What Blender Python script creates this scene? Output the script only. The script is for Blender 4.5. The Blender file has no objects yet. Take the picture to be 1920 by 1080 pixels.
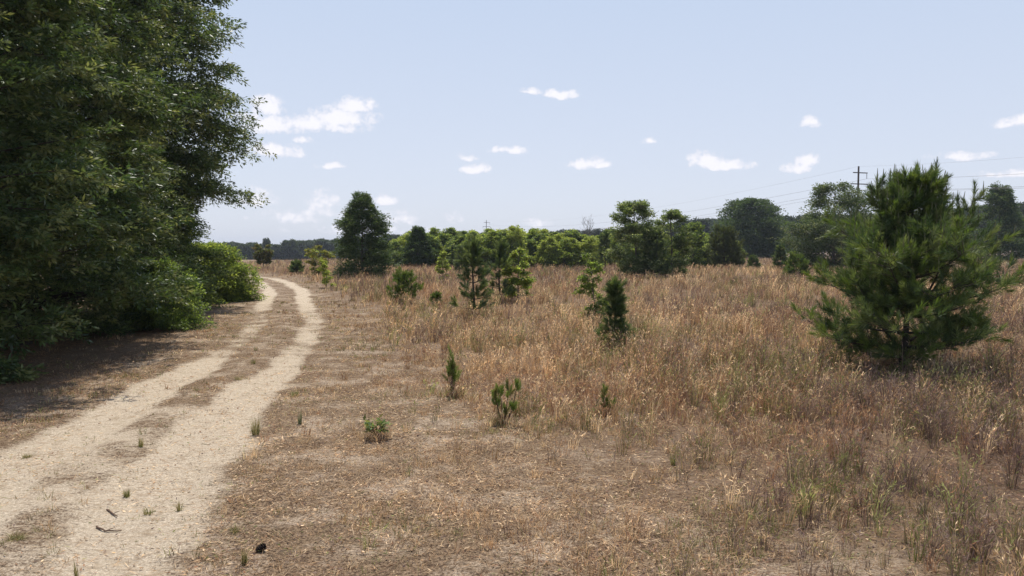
import bpy, math, random
import numpy as np
from mathutils import Vector
R = math.radians
PI = math.pi
scene = bpy.context.scene
COL = scene.collection

# ------------------------------------------------------------------ camera
F, CX, CY, HORIZ, CAMZ = 1370.0, 960.0, 540.0, 462.0, 3.0
PITCH = math.atan((CY - HORIZ) / F)
cam_data = bpy.data.cameras.new('camera')
cam_data.sensor_width = 36.0
cam_data.lens = F / 1920.0 * 36.0
cam_data.clip_start = 0.1
cam_data.clip_end = 6000
cam = bpy.data.objects.new('camera', cam_data)
COL.objects.link(cam)
cam.location = (0, 0, CAMZ)
cam.rotation_euler = (PI / 2 - PITCH, 0, 0)
scene.camera = cam

# ------------------------------------------------------------------ sun, sky, exposure
SUN_EL, SUN_AZ = R(70), R(-5)          # azimuth measured from +Y (view direction), negative = left
scene.view_settings.view_transform = 'Standard'
scene.view_settings.look = 'None'
scene.view_settings.gamma = 1
scene.view_settings.exposure = 0.0
sd = Vector((math.sin(SUN_AZ) * math.cos(SUN_EL), math.cos(SUN_AZ) * math.cos(SUN_EL), math.sin(SUN_EL)))
sl = bpy.data.lights.new('sun', 'SUN')
sl.energy = 4.9
sl.angle = R(0.53)
sl.color = (1.0, 0.95, 0.87)
so = bpy.data.objects.new('sun', sl)
COL.objects.link(so)
so.rotation_euler = sd.to_track_quat('Z', 'Y').to_euler()
so.location = (0, 0, 60)

world = bpy.data.worlds.new('World')
scene.world = world
world.use_nodes = True
wt = world.node_tree
for n in list(wt.nodes):
    wt.nodes.remove(n)
def wn(t, **k):
    n = wt.nodes.new(t)
    for a, b in k.items():
        setattr(n, a, b)
    return n
def math_node(tree, op, a, b=None, c=None, clamp=False):
    n = tree.nodes.new('ShaderNodeMath')
    n.operation = op
    n.use_clamp = clamp
    for i, v in enumerate((a, b, c)):
        if v is None:
            continue
        if isinstance(v, (int, float)):
            n.inputs[i].default_value = v
        else:
            tree.links.new(v, n.inputs[i])
    return n.outputs[0]
out = wn('ShaderNodeOutputWorld')
bg = wn('ShaderNodeBackground')
bg.inputs['Strength'].default_value = 0.11
sky = wn('ShaderNodeTexSky')
sky.sky_type = 'NISHITA'
sky.sun_disc = False
sky.sun_elevation = SUN_EL
sky.sun_rotation = SUN_AZ
sky.altitude = 60
sky.air_density = 0.75
sky.dust_density = 1.6
sky.ozone_density = 1.6
tc = wn('ShaderNodeTexCoord')
sep = wn('ShaderNodeSeparateXYZ')
wt.links.new(tc.outputs['Generated'], sep.inputs[0])
az = math_node(wt, 'ARCTAN2', sep.outputs['X'], sep.outputs['Y'])
el = math_node(wt, 'ARCSINE', sep.outputs['Z'])
comb = wn('ShaderNodeCombineXYZ')
wt.links.new(az, comb.inputs[0]); wt.links.new(el, comb.inputs[1])
def nz(scale, detail, rough, vec, dist=0.0):
    n = wn('ShaderNodeTexNoise')
    n.inputs['Scale'].default_value = scale
    n.inputs['Detail'].default_value = detail
    n.inputs['Roughness'].default_value = rough
    n.inputs['Distortion'].default_value = dist
    wt.links.new(vec, n.inputs['Vector'])
    return n
puff = nz(62, 6, 0.55, comb.outputs[0])
puff2 = nz(150, 4, 0.6, comb.outputs[0])
wob = nz(20, 3, 0.5, comb.outputs[0])
# warp the lookup direction for ragged outlines
wv = wn('ShaderNodeVectorMath', operation='SUBTRACT')
wt.links.new(wob.outputs['Color'], wv.inputs[0]); wv.inputs[1].default_value = (0.5, 0.5, 0.5)
ws = wn('ShaderNodeVectorMath', operation='MULTIPLY')
wt.links.new(wv.outputs[0], ws.inputs[0]); ws.inputs[1].default_value = (0.034, 0.018, 0)
wa = wn('ShaderNodeVectorMath', operation='ADD')
wt.links.new(comb.outputs[0], wa.inputs[0]); wt.links.new(ws.outputs[0], wa.inputs[1])
# (azimuth px, elevation px, half width px, half height px, strength) of the fair-weather clouds
CLOUDS = [(665, 198, 34, 18, 1.2), (640, 222, 60, 22, 1.15), (585, 232, 60, 19, 1.1), (650, 240, 40, 12, .8), (502, 205, 26, 24, 1.0),
          (500, 236, 60, 22, .95), (513, 285, 42, 17, 1.0), (617, 309, 28, 7, .75), (566, 262, 14, 8, .5), (998, 174, 22, 8, .95),
          (1052, 178, 34, 11, 1.05), (957, 284, 33, 11, .95), (878, 295, 18, 8, .8), (889, 318, 24, 12, 1.1),
          (1098, 307, 32, 12, 1.0), (1131, 311, 18, 8, .9), (1216, 266, 11, 8, .9), (1325, 303, 36, 18, 1.15),
          (1370, 309, 38, 12, 1.1), (1512, 306, 18, 15, 1.1), (1492, 318, 24, 12, 1.0), (1517, 230, 20, 11, .95),
          (1908, 227, 34, 11, 1.05), (1800, 295, 42, 8, .8), (1900, 324, 42, 7, .7), (722, 374, 32, 13, .9),
          (606, 378, 30, 20, .62), (600, 400, 45, 14, .5), (482, 380, 32, 18, .6), (545, 410, 60, 12, .5), (738, 408, 38, 14, .55),
          (1010, 418, 26, 9, .6), (850, 410, 18, 12, .5), (700, 432, 120, 9, .4), (900, 440, 120, 8, .35), (1180, 430, 60, 8, .3)]
acc = None
for (px, py, hw, hh, st) in CLOUDS:
    d = Vector((px - CX, F * math.cos(PITCH) + (CY - py) * math.sin(PITCH), (CY - py) * math.cos(PITCH) - F * math.sin(PITCH))).normalized()
    a0, e0 = math.atan2(d.x, d.y), math.asin(d.z)
    s = wn('ShaderNodeVectorMath', operation='SUBTRACT')
    wt.links.new(wa.outputs[0], s.inputs[0]); s.inputs[1].default_value = (a0, e0, 0)
    m = wn('ShaderNodeVectorMath', operation='MULTIPLY')
    wt.links.new(s.outputs[0], m.inputs[0]); m.inputs[1].default_value = (F / hw / 1.22, F / hh / 1.22, 0)
    ab = wn('ShaderNodeVectorMath', operation='ABSOLUTE'); wt.links.new(m.outputs[0], ab.inputs[0])
    m3 = wn('ShaderNodeVectorMath', operation='MULTIPLY'); wt.links.new(ab.outputs[0], m3.inputs[0]); m3.inputs[1].default_value = (0, -.45, 0)
    m4 = wn('ShaderNodeVectorMath', operation='MULTIPLY_ADD')           # steeper fall-off below: flat bases
    wt.links.new(m.outputs[0], m4.inputs[0]); m4.inputs[1].default_value = (1, 1.45, 0); wt.links.new(m3.outputs[0], m4.inputs[2])
    l = wn('ShaderNodeVectorMath', operation='LENGTH')
    wt.links.new(m4.outputs[0], l.inputs[0])
    f = math_node(wt, 'MULTIPLY_ADD', l.outputs['Value'], -st, st)      # st*(1-d)
    acc = f if acc is None else math_node(wt, 'MAXIMUM', acc, f)
nsum = math_node(wt, 'MULTIPLY_ADD', puff.outputs['Fac'], 1.9, -0.78)
nsum2 = math_node(wt, 'MULTIPLY_ADD', puff2.outputs['Fac'], 0.9, -0.45)
dens = math_node(wt, 'ADD', math_node(wt, 'ADD', acc, nsum), nsum2)
gate = math_node(wt, 'MULTIPLY', math_node(wt, 'ADD', acc, 0.12), 6.0, clamp=True)
mr = wn('ShaderNodeMapRange'); mr.interpolation_type = 'SMOOTHSTEP'
mr.inputs['From Min'].default_value = 0.02; mr.inputs['From Max'].default_value = 0.8
wt.links.new(dens, mr.inputs['Value'])
cmask = math_node(wt, 'MULTIPLY', math_node(wt, 'MULTIPLY', mr.outputs[0], gate), 0.92)
tint = wn('ShaderNodeMix', data_type='RGBA', blend_type='MULTIPLY')
tint.inputs['Factor'].default_value = 1.0
wt.links.new(sky.outputs[0], tint.inputs['A']); tint.inputs['B'].default_value = (1.0, 0.96, 1.0, 1)
# thin high milky veil of summer haze over the blue
veil = wn('ShaderNodeMix', data_type='RGBA')
veil.inputs['Factor'].default_value = 0.80
hz_mix = wn('ShaderNodeMix', data_type='RGBA')
elr = wn('ShaderNodeMapRange'); elr.inputs['From Min'].default_value = 0.0; elr.inputs['From Max'].default_value = 0.36
wt.links.new(el, elr.inputs['Value']); wt.links.new(elr.outputs[0], hz_mix.inputs['Factor'])
hz_mix.inputs['A'].default_value = (7.5, 7.9, 8.8, 1); hz_mix.inputs['B'].default_value = (5.7, 6.8, 8.55, 1)
wt.links.new(tint.outputs['Result'], veil.inputs['A']); 
hz2 = wn('ShaderNodeMix', data_type='RGBA')                    # the blue deepens towards the zenith
el2 = wn('ShaderNodeMapRange'); el2.inputs['From Min'].default_value = 0.36; el2.inputs['From Max'].default_value = 0.95
wt.links.new(el, el2.inputs['Value']); wt.links.new(el2.outputs[0], hz2.inputs['Factor'])
wt.links.new(hz_mix.outputs['Result'], hz2.inputs['A']); hz2.inputs['B'].default_value = (1.5, 2.3, 4.6, 1)
wt.links.new(hz2.outputs['Result'], veil.inputs['B'])
cm = wn('ShaderNodeMix', data_type='RGBA')
wt.links.new(cmask, cm.inputs['Factor']); wt.links.new(veil.outputs['Result'], cm.inputs['A'])
ccol = wn('ShaderNodeMix', data_type='RGBA')
cr_ = wn('ShaderNodeMapRange'); cr_.inputs['From Min'].default_value = .25; cr_.inputs['From Max'].default_value = .95
wt.links.new(dens, cr_.inputs['Value']); wt.links.new(cr_.outputs[0], ccol.inputs['Factor'])
ccol.inputs['A'].default_value = (7.9, 7.95, 8.8, 1); ccol.inputs['B'].default_value = (9.2, 9.1, 9.5, 1)
wt.links.new(ccol.outputs['Result'], cm.inputs['B'])
wt.links.new(cm.outputs['Result'], bg.inputs['Color'])
wt.links.new(bg.outputs[0], out.inputs['Surface'])
world.cycles.sampling_method = 'MANUAL'
world.cycles.sample_map_resolution = 512
scene.cycles.max_bounces = 6
scene.cycles.diffuse_bounces = 3
scene.cycles.glossy_bounces = 2
scene.cycles.transmission_bounces = 3
scene.cycles.volume_bounces = 0
scene.cycles.transparent_max_bounces = 4

# ------------------------------------------------------------------ maths helpers
def hash2(ix, iy, seed):
    h = (ix.astype(np.int64) * 374761393 + iy.astype(np.int64) * 668265263 + seed * 974711) & 0xffffffff
    h = ((h ^ (h >> 13)) * 1274126177) & 0xffffffff
    h = (h ^ (h >> 16)) & 0xffffffff
    return h / 4294967295.0
def vnoise(x, y, seed=0):
    x = np.asarray(x, float); y = np.asarray(y, float)
    ix, iy = np.floor(x), np.floor(y)
    fx, fy = x - ix, y - iy
    fx = fx * fx * (3 - 2 * fx); fy = fy * fy * (3 - 2 * fy)
    a = hash2(ix, iy, seed); b = hash2(ix + 1, iy, seed); c = hash2(ix, iy + 1, seed); d = hash2(ix + 1, iy + 1, seed)
    return (a * (1 - fx) + b * fx) * (1 - fy) + (c * (1 - fx) + d * fx) * fy
def fbm(x, y, sc, seed=0, oct=3):
    v, amp, tot = 0, 1.0, 0
    for o in range(oct):
        v = v + amp * vnoise(np.asarray(x) * sc * 2 ** o, np.asarray(y) * sc * 2 ** o, seed + o * 17)
        tot += amp; amp *= .5
    return v / tot
def sstep(a, b, x):
    t = np.clip((np.asarray(x, float) - a) / (b - a), 0, 1)
    return t * t * (3 - 2 * t)
TRK_Y = np.array([-20, 0, 4, 6.65, 7.64, 9.4, 11.5, 13.8, 17.3, 20.8, 23.1, 29.8, 38, 49.5, 60.4, 67, 76, 95])
TRK_X = np.array([-3.9, -4.4, -4.7, -4.95, -5.1, -5.6, -5.95, -6.3, -6.76, -7.15, -7.6, -9.3, -11.9, -15.4, -19.8, -23, -29, -48])
def trk(y):
    return np.interp(y, TRK_Y, TRK_X)
def trk_off(x, y):                       # signed distance to the centre line, metres, + = right
    s = (trk(np.asarray(y) + .5) - trk(np.asarray(y) - .5))
    return (x - trk(y)) / np.sqrt(1 + s * s)
def rut(x, y):
    o = trk_off(x, y) + .35 * (fbm(x, y, .45, 6) - .5)
    nearw = 1 - sstep(9, 22, y)
    mid = sstep(17, 21, y) * (1 - sstep(32, 42, y))            # the ruts fade out between 20 and 38 m
    w = 0.40 + .22 * nearw + 0.30 * (fbm(x, y, .5, 5) - .5)
    far = sstep(80, 95, y)
    l = 1 - sstep(w * .4, w * 1.7, np.abs(o + 1.0)); r = 1 - sstep(w * .4, w * 1.8, np.abs(o - 1.05))
    c = .52 * nearw * (1 - sstep(.3, 1.0, np.abs(o)))
    l = l * (1 - .55 * mid); r = r * (1 - .40 * mid)
    return np.maximum(np.maximum(l, r), c) * (1 - far)
def terrain(x, y):
    return -5.6 * sstep(130, 470, y) + 0.35 * (fbm(x, y, .02, 3) - .5) * sstep(20, 90, y)
def ground(x, y):
    x = np.asarray(x, float); y = np.asarray(y, float)
    near = 1 - sstep(25, 60, np.abs(y))
    o = trk_off(x, y)
    z = terrain(x, y) + near * (0.10 * (fbm(x, y, .35, 9) - .5) + .06 * (fbm(x, y, 2.2, 21, 4) - .5))
    z = z - 0.055 * rut(x, y) * near + .02 * np.exp(-(o / .35) ** 2) * near
    return z
def ray(px, py):
    return Vector((px - CX, F * math.cos(PITCH) + (CY - py) * math.sin(PITCH), (CY - py) * math.cos(PITCH) - F * math.sin(PITCH)))
def at(px, py):                          # ground point seen at a pixel of the photograph, used to take positions off it
    r = ray(px, py)
    t = -CAMZ / r.z
    for _ in range(6):
        z = float(ground(r.x * t, r.y * t)) if r.y * t < 900 else 0
        t = (z - CAMZ) / r.z
    return Vector((r.x * t, r.y * t, z))
def px_at(px, dist):                     # x for a pixel column at a depth
    return (px - CX) / F * dist
def top_z(py, dist):
    r = ray(CX, py)
    return CAMZ + r.z * dist / r.y

# vertex layers ------------------------------------------------------
def norm(v):
    return v / (np.linalg.norm(v, axis=-1, keepdims=True) + 1e-9)
def make_mesh(name, V, polys, C=None, smooth=False, mats=()):
    """V (n,3); polys: list of (m,k) index arrays; C (n,3) vertex colours"""
    me = bpy.data.meshes.new(name)
    V = np.ascontiguousarray(V, np.float32)
    me.vertices.add(len(V)); me.vertices.foreach_set('co', V.ravel())
    polys = [p for p in polys if len(p)]
    loops = np.concatenate([p.ravel() for p in polys]).astype(np.int32)
    tot = np.concatenate([np.full(len(p), p.shape[1], np.int32) for p in polys])
    start = np.concatenate([[0], np.cumsum(tot)[:-1]]).astype(np.int32)
    me.loops.add(len(loops)); me.loops.foreach_set('vertex_index', loops)
    me.polygons.add(len(tot)); me.polygons.foreach_set('loop_start', start); me.polygons.foreach_set('loop_total', tot)
    me.polygons.foreach_set('use_smooth', np.full(len(tot), smooth))
    if C is not None:
        a = me.color_attributes.new('Col', 'FLOAT_COLOR', 'POINT')
        C4 = np.ones((len(V), 4), np.float32); C4[:, :3] = C
        a.data.foreach_set('color', C4.ravel())
    me.update(calc_edges=True)
    for m in mats:
        me.materials.append(m)
    return me
class MB:
    def __init__(s):
        s.V = []; s.C = []; s.P = {}; s.n = 0
    def add(s, V, P, C):
        V = np.asarray(V, float)
        C = np.broadcast_to(np.asarray(C, float), (len(V), 3))
        s.V.append(V); s.C.append(C)
        P = np.asarray(P)
        s.P.setdefault(P.shape[1], []).append(P + s.n)
        s.n += len(V)
    def mesh(s, name, mat, smooth=False):
        return make_mesh(name, np.concatenate(s.V), [np.concatenate(p) for p in s.P.values()], np.concatenate(s.C), smooth, [mat])
    def build(s, name, mat, parent=None, smooth=False):
        return link(name, s.mesh(name, mat, smooth), parent)
    def rhomb(s, P, D, S, L, W, C, belly=.45):
        """leaf quads: base P, direction D, side S, length L, width W"""
        n = len(P)
        L = np.broadcast_to(np.asarray(L, float).reshape(-1, 1), (n, 1)); W = np.broadcast_to(np.asarray(W, float).reshape(-1, 1), (n, 1))
        mid = P + D * L * belly
        V = np.stack([P, mid + S * W * .5, P + D * L, mid - S * W * .5], 1).reshape(-1, 3)
        C = np.repeat(np.broadcast_to(C, (n, 3)), 4, axis=0)
        s.add(V, np.arange(4 * n).reshape(n, 4), C)
    def tri(s, P, T, S, W, C):
        n = len(P)
        W = np.broadcast_to(np.asarray(W, float).reshape(-1, 1), (n, 1))
        V = np.stack([P - S * W * .5, P + S * W * .5, T], 1).reshape(-1, 3)
        s.add(V, np.arange(3 * n).reshape(n, 3), np.repeat(np.broadcast_to(C, (n, 3)), 3, axis=0))
    def blade(s, P, M, T, S, W, C):
        """bent grass blade: base P, bend M, tip T"""
        n = len(P)
        W = np.broadcast_to(np.asarray(W, float).reshape(-1, 1), (n, 1))
        V = np.stack([P - S * W * .5, P + S * W * .5, M + S * W * .4, M - S * W * .4, T], 1).reshape(-1, 3)
        i = np.arange(n)[:, None] * 5
        C5 = np.repeat(np.broadcast_to(C, (n, 3)), 5, axis=0)
        s.V.append(V); s.C.append(C5)
        s.P.setdefault(4, []).append(i + np.array([[0, 1, 2, 3]]) + s.n)
        s.P.setdefault(3, []).append(i + np.array([[3, 2, 4]]) + s.n)
        s.n += len(V)
    def tube(s, pts, rad, C, k=6):
        pts = np.asarray(pts, float); n = len(pts)
        rad = np.broadcast_to(np.asarray(rad, float), (n,))
        T = norm(np.gradient(pts, axis=0))
        ref = np.array([0, 0, 1.]) if abs(T[0][2]) < .8 else np.array([1., 0, 0])
        A = norm(np.cross(T, ref)); B = np.cross(T, A)
        th = np.arange(k) / k * 2 * PI
        V = pts[:, None] + rad[:, None, None] * (A[:, None] * np.cos(th)[None, :, None] + B[:, None] * np.sin(th)[None, :, None])
        q = []
        for i in range(n - 1):
            for j in range(k):
                q.append((i * k + j, i * k + (j + 1) % k, (i + 1) * k + (j + 1) % k, (i + 1) * k + j))
        s.add(V.reshape(-1, 3), np.array(q), C)
        c = len(pts) * k
    def box(s, c, size, C, ax=None):
        c = np.asarray(c, float); h = np.asarray(size, float) / 2
        sg = np.array([[-1, -1, -1], [1, -1, -1], [1, 1, -1], [-1, 1, -1], [-1, -1, 1], [1, -1, 1], [1, 1, 1], [-1, 1, 1]], float) * h
        if ax is not None:
            sg = sg @ np.asarray(ax, float)
        s.add(c + sg, np.array([[0, 3, 2, 1], [4, 5, 6, 7], [0, 1, 5, 4], [1, 2, 6, 5], [2, 3, 7, 6], [3, 0, 4, 7]]), C)

def link(name, me, parent=None):
    o = bpy.data.objects.new(name, me); COL.objects.link(o)
    if parent: o.parent = parent
    return o
def tag(o, label=None, cat=None, group=None, kind=None):
    if label: o['label'] = label
    if cat: o['category'] = cat
    if group: o['group'] = group
    if kind: o['kind'] = kind
    return o
def thing(name, label, cat, loc=(0, 0, 0), rz=0, group=None, scale=None):
    o = bpy.data.objects.new(name, None); COL.objects.link(o)
    o.empty_display_size = .3
    o.location = loc; o.rotation_euler = (0, 0, rz)
    if scale is not None: o.scale = scale
    return tag(o, label, cat, group)
def dup(root, loc, rz, scale, label, group=None):
    r = root.copy(); COL.objects.link(r)
    r.location = loc; r.rotation_euler = (0, 0, rz); r.scale = scale
    r['label'] = label
    if group: r['group'] = group
    elif 'group' in r: del r['group']
    for ch in list(root.children):
        c = ch.copy(); COL.objects.link(c); c.parent = r
    return r

# ------------------------------------------------------------------ materials
def mat(name):
    m = bpy.data.materials.new(name); m.use_nodes = True
    t = m.node_tree
    for n in list(t.nodes): t.nodes.remove(n)
    o = t.nodes.new('ShaderNodeOutputMaterial')
    return m, t, o
def foliage_mat(name, transl=.35, rough=.45, spec=.4, tcol=(1.0, 1.0, .55), noise_amt=.35, tscale=1.5):
    m, t, o = mat(name)
    at_ = t.nodes.new('ShaderNodeAttribute'); at_.attribute_name = 'Col'
    tcn = t.nodes.new('ShaderNodeTexCoord')
    no = t.nodes.new('ShaderNodeTexNoise'); no.inputs['Scale'].default_value = 1.7; no.inputs['Detail'].default_value = 3
    t.links.new(tcn.outputs['Object'], no.inputs['Vector'])
    f = math_node(t, 'MULTIPLY_ADD', no.outputs['Fac'], noise_amt * 2, 1 - noise_amt)
    mul = t.nodes.new('ShaderNodeVectorMath'); mul.operation = 'SCALE'
    t.links.new(at_.outputs['Color'], mul.inputs[0]); t.links.new(f, mul.inputs['Scale'])
    p = t.nodes.new('ShaderNodeBsdfPrincipled')
    p.inputs['Roughness'].default_value = rough
    p.inputs['Specular IOR Level'].default_value = spec
    t.links.new(mul.outputs[0], p.inputs['Base Color'])
    tr = t.nodes.new('ShaderNodeBsdfTranslucent')
    tm = t.nodes.new('ShaderNodeVectorMath'); tm.operation = 'MULTIPLY'
    t.links.new(mul.outputs[0], tm.inputs[0]); tm.inputs[1].default_value = tcol
    tsc = t.nodes.new('ShaderNodeVectorMath'); tsc.operation = 'SCALE'; tsc.inputs['Scale'].default_value = tscale
    t.links.new(tm.outputs[0], tsc.inputs[0])
    t.links.new(tsc.outputs[0], tr.inputs['Color'])
    mx = t.nodes.new('ShaderNodeMixShader'); mx.inputs[0].default_value = transl
    t.links.new(p.outputs[0], mx.inputs[1]); t.links.new(tr.outputs[0], mx.inputs[2])
    t.links.new(mx.outputs[0], o.inputs['Surface'])
    return m
M_LEAF = foliage_mat('leaf', .40, .5, .22)
M_GLOSS = foliage_mat('oak_leaf', .36, .42, .34)
M_THIN = foliage_mat('thin_leaf', .55, .45, .3, (1.0, 1.0, .5), .4, 2.0)
M_NEEDLE = foliage_mat('needle', .38, .45, .35)
M_GRASS = foliage_mat('dry_grass', .35, .7, .15, (1.0, .95, .8), .15)
def bark_mat():
    m, t, o = mat('bark')
    a = t.nodes.new('ShaderNodeAttribute'); a.attribute_name = 'Col'
    tcn = t.nodes.new('ShaderNodeTexCoord')
    mp = t.nodes.new('ShaderNodeMapping'); mp.inputs['Scale'].default_value = (1, 1, .25)
    t.links.new(tcn.outputs['Object'], mp.inputs['Vector'])
    no = t.nodes.new('ShaderNodeTexNoise'); no.inputs['Scale'].default_value = 14; no.inputs['Detail'].default_value = 6
    t.links.new(mp.outputs[0], no.inputs['Vector'])
    f = math_node(t, 'MULTIPLY_ADD', no.outputs['Fac'], 1.2, .4)
    mul = t.nodes.new('ShaderNodeVectorMath'); mul.operation = 'SCALE'
    t.links.new(a.outputs['Color'], mul.inputs[0]); t.links.new(f, mul.inputs['Scale'])
    p = t.nodes.new('ShaderNodeBsdfPrincipled'); p.inputs['Roughness'].default_value = .9
    p.inputs['Specular IOR Level'].default_value = .15
    t.links.new(mul.outputs[0], p.inputs['Base Color'])
    b = t.nodes.new('ShaderNodeBump'); b.inputs['Strength'].default_value = .6; b.inputs['Distance'].default_value = .02
    t.links.new(no.outputs['Fac'], b.inputs['Height']); t.links.new(b.outputs[0], p.inputs['Normal'])
    t.links.new(p.outputs[0], o.inputs['Surface'])
    return m
M_BARK = bark_mat()

# ------------------------------------------------------------------ ground sheet
def ground_mat():
    m, t, o = mat('ground')
    L = t.links.new
    a = t.nodes.new('ShaderNodeAttribute'); a.attribute_name = 'Col'
    sp = t.nodes.new('ShaderNodeSeparateColor'); L(a.outputs['Color'], sp.inputs[0])
    tcn = t.nodes.new('ShaderNodeTexCoord')
    def noise(sc, det=4, ro=.55, dist=0, vec=None):
        n = t.nodes.new('ShaderNodeTexNoise'); n.inputs['Scale'].default_value = sc
        n.inputs['Detail'].default_value = det; n.inputs['Roughness'].default_value = ro; n.inputs['Distortion'].default_value = dist
        L(vec or tcn.outputs['Object'], n.inputs['Vector']); return n.outputs['Fac']
    def ramp(v, a0, a1):
        n = t.nodes.new('ShaderNodeMapRange'); n.interpolation_type = 'SMOOTHSTEP'
        n.inputs['From Min'].default_value = a0; n.inputs['From Max'].default_value = a1
        L(v, n.inputs['Value']); return n.outputs[0]
    def mix(f, A, B):
        n = t.nodes.new('ShaderNodeMix'); n.data_type = 'RGBA'
        if isinstance(f, float): n.inputs['Factor'].default_value = f
        else: L(f, n.inputs['Factor'])
        for k, v in (('A', A), ('B', B)):
            if isinstance(v, tuple): n.inputs[k].default_value = (*v, 1)
            else: L(v, n.inputs[k])
        return n.outputs['Result']
    mp = t.nodes.new('ShaderNodeMapping'); mp.inputs['Scale'].default_value = (1, 2.2, 1)
    L(tcn.outputs['Object'], mp.inputs['Vector'])
    n1 = noise(1.1, 5, .6); n2 = noise(6.5, 5, .65, .4, mp.outputs[0]); n3 = noise(38, 4, .7, .3); n4 = noise(.35, 4, .5)
    sand = mix(ramp(n3, .35, .7), (.43, .345, .245), (.71, .60, .455))
    sand = mix(ramp(n2, .50, .70), sand, (.40, .30, .205))
    fleck = noise(90, 2, .6); sand = mix(math_node(t, 'MULTIPLY', ramp(fleck, .58, .66), .7), sand, (.22, .155, .10))
    blot = noise(2.6, 5, .65, .6); sand = mix(math_node(t, 'MULTIPLY', ramp(blot, .54, .70), .7), sand, (.34, .255, .165))
    litter = mix(ramp(n3, .40, .60), (.085, .052, .032), (.32, .225, .140))
    litter = mix(math_node(t, 'MULTIPLY', ramp(n2, .45, .7), .5), litter, (.28, .20, .12))
    n5 = noise(14, 4, .6, .5)
    litter = mix(math_node(t, 'MULTIPLY', ramp(n5, .54, .66), .75), litter, (.065, .043, .028))
    pale = mix(ramp(n3, .38, .62), (.24, .175, .115), (.58, .465, .345))
    # bare pale soil showing between the thatch
    bare = math_node(t, 'MULTIPLY', ramp(math_node(t, 'ADD', n1, math_node(t, 'MULTIPLY', n2, .5)), .70, .92), .8)
    soil = mix(bare, litter, pale)
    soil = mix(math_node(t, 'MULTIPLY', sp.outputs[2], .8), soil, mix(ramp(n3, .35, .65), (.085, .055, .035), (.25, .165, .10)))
    thatch = mix(ramp(n4, .35, .65), (.18, .112, .068), (.27, .175, .10))
    thatch = mix(ramp(n3, .42, .62), thatch, (.10, .068, .045))
    soil = mix(math_node(t, 'MULTIPLY', sp.outputs[1], .85), soil, thatch)
    e = math_node(t, 'ADD', sp.outputs[0], math_node(t, 'MULTIPLY', math_node(t, 'SUBTRACT', math_node(t, 'ADD', n2, n1), 1.0), 1.1))
    e = math_node(t, 'ADD', e, math_node(t, 'MULTIPLY', math_node(t, 'SUBTRACT', n3, .5), .5))
    col = mix(ramp(e, .22, .74), soil, sand)
    p = t.nodes.new('ShaderNodeBsdfPrincipled'); p.inputs['Roughness'].default_value = .95
    p.inputs['Specular IOR Level'].default_value = .1
    L(col, p.inputs['Base Color'])
    b = t.nodes.new('ShaderNodeBump'); b.inputs['Strength'].default_value = 1.0; b.inputs['Distance'].default_value = .05
    L(math_node(t, 'ADD', math_node(t, 'MULTIPLY', n3, .5), n2), b.inputs['Height']); L(b.outputs[0], p.inputs['Normal'])
    L(p.outputs[0], o.inputs['Surface'])
    return m
def axis(fine0, fine1, step, growth, lim0, lim1):
    v = list(np.arange(fine0, fine1 + 1e-6, step))
    s = step
    while v[-1] < lim1:
        s *= growth; v.append(v[-1] + s)
    s = step; lo = []
    c = fine0
    while c > lim0:
        s *= growth; c -= s; lo.append(c)
    return np.array(lo[::-1] + v)
gx = axis(-11, 9, .075, 1.035, -2400, 2400)
gy = axis(4.5, 18, .075, 1.02, -60, 2600)
GX, GY = np.meshgrid(gx, gy)
nx_, ny_ = len(gx), len(gy)
x, y = GX.ravel(), GY.ravel()
z = ground(x, y)
idx = np.arange(nx_ * ny_).reshape(ny_, nx_)
quads = np.stack([idx[:-1, :-1], idx[:-1, 1:], idx[1:, 1:], idx[1:, :-1]], -1).reshape(-1, 4)
XB_Y = np.array([0, 7, 10, 15, 20, 30, 45, 60, 75, 110])
XB_X = np.array([5, 3.2, 1.6, -.5, -2.0, -5.2, -10.5, -16, -22, -50])
def tall(x, y):
    b = np.interp(y, XB_Y, XB_X)
    wdt = 2.6
    return sstep(-wdt, wdt, x - b + 3.0 * (fbm(x, y, .3, 31) - .5))
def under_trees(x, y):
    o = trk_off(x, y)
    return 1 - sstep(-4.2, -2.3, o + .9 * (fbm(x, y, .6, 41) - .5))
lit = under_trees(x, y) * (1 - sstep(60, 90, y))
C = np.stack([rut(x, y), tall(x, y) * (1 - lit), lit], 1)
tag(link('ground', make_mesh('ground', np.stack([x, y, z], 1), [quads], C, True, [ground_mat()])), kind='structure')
#@@GROUND_END

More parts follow.
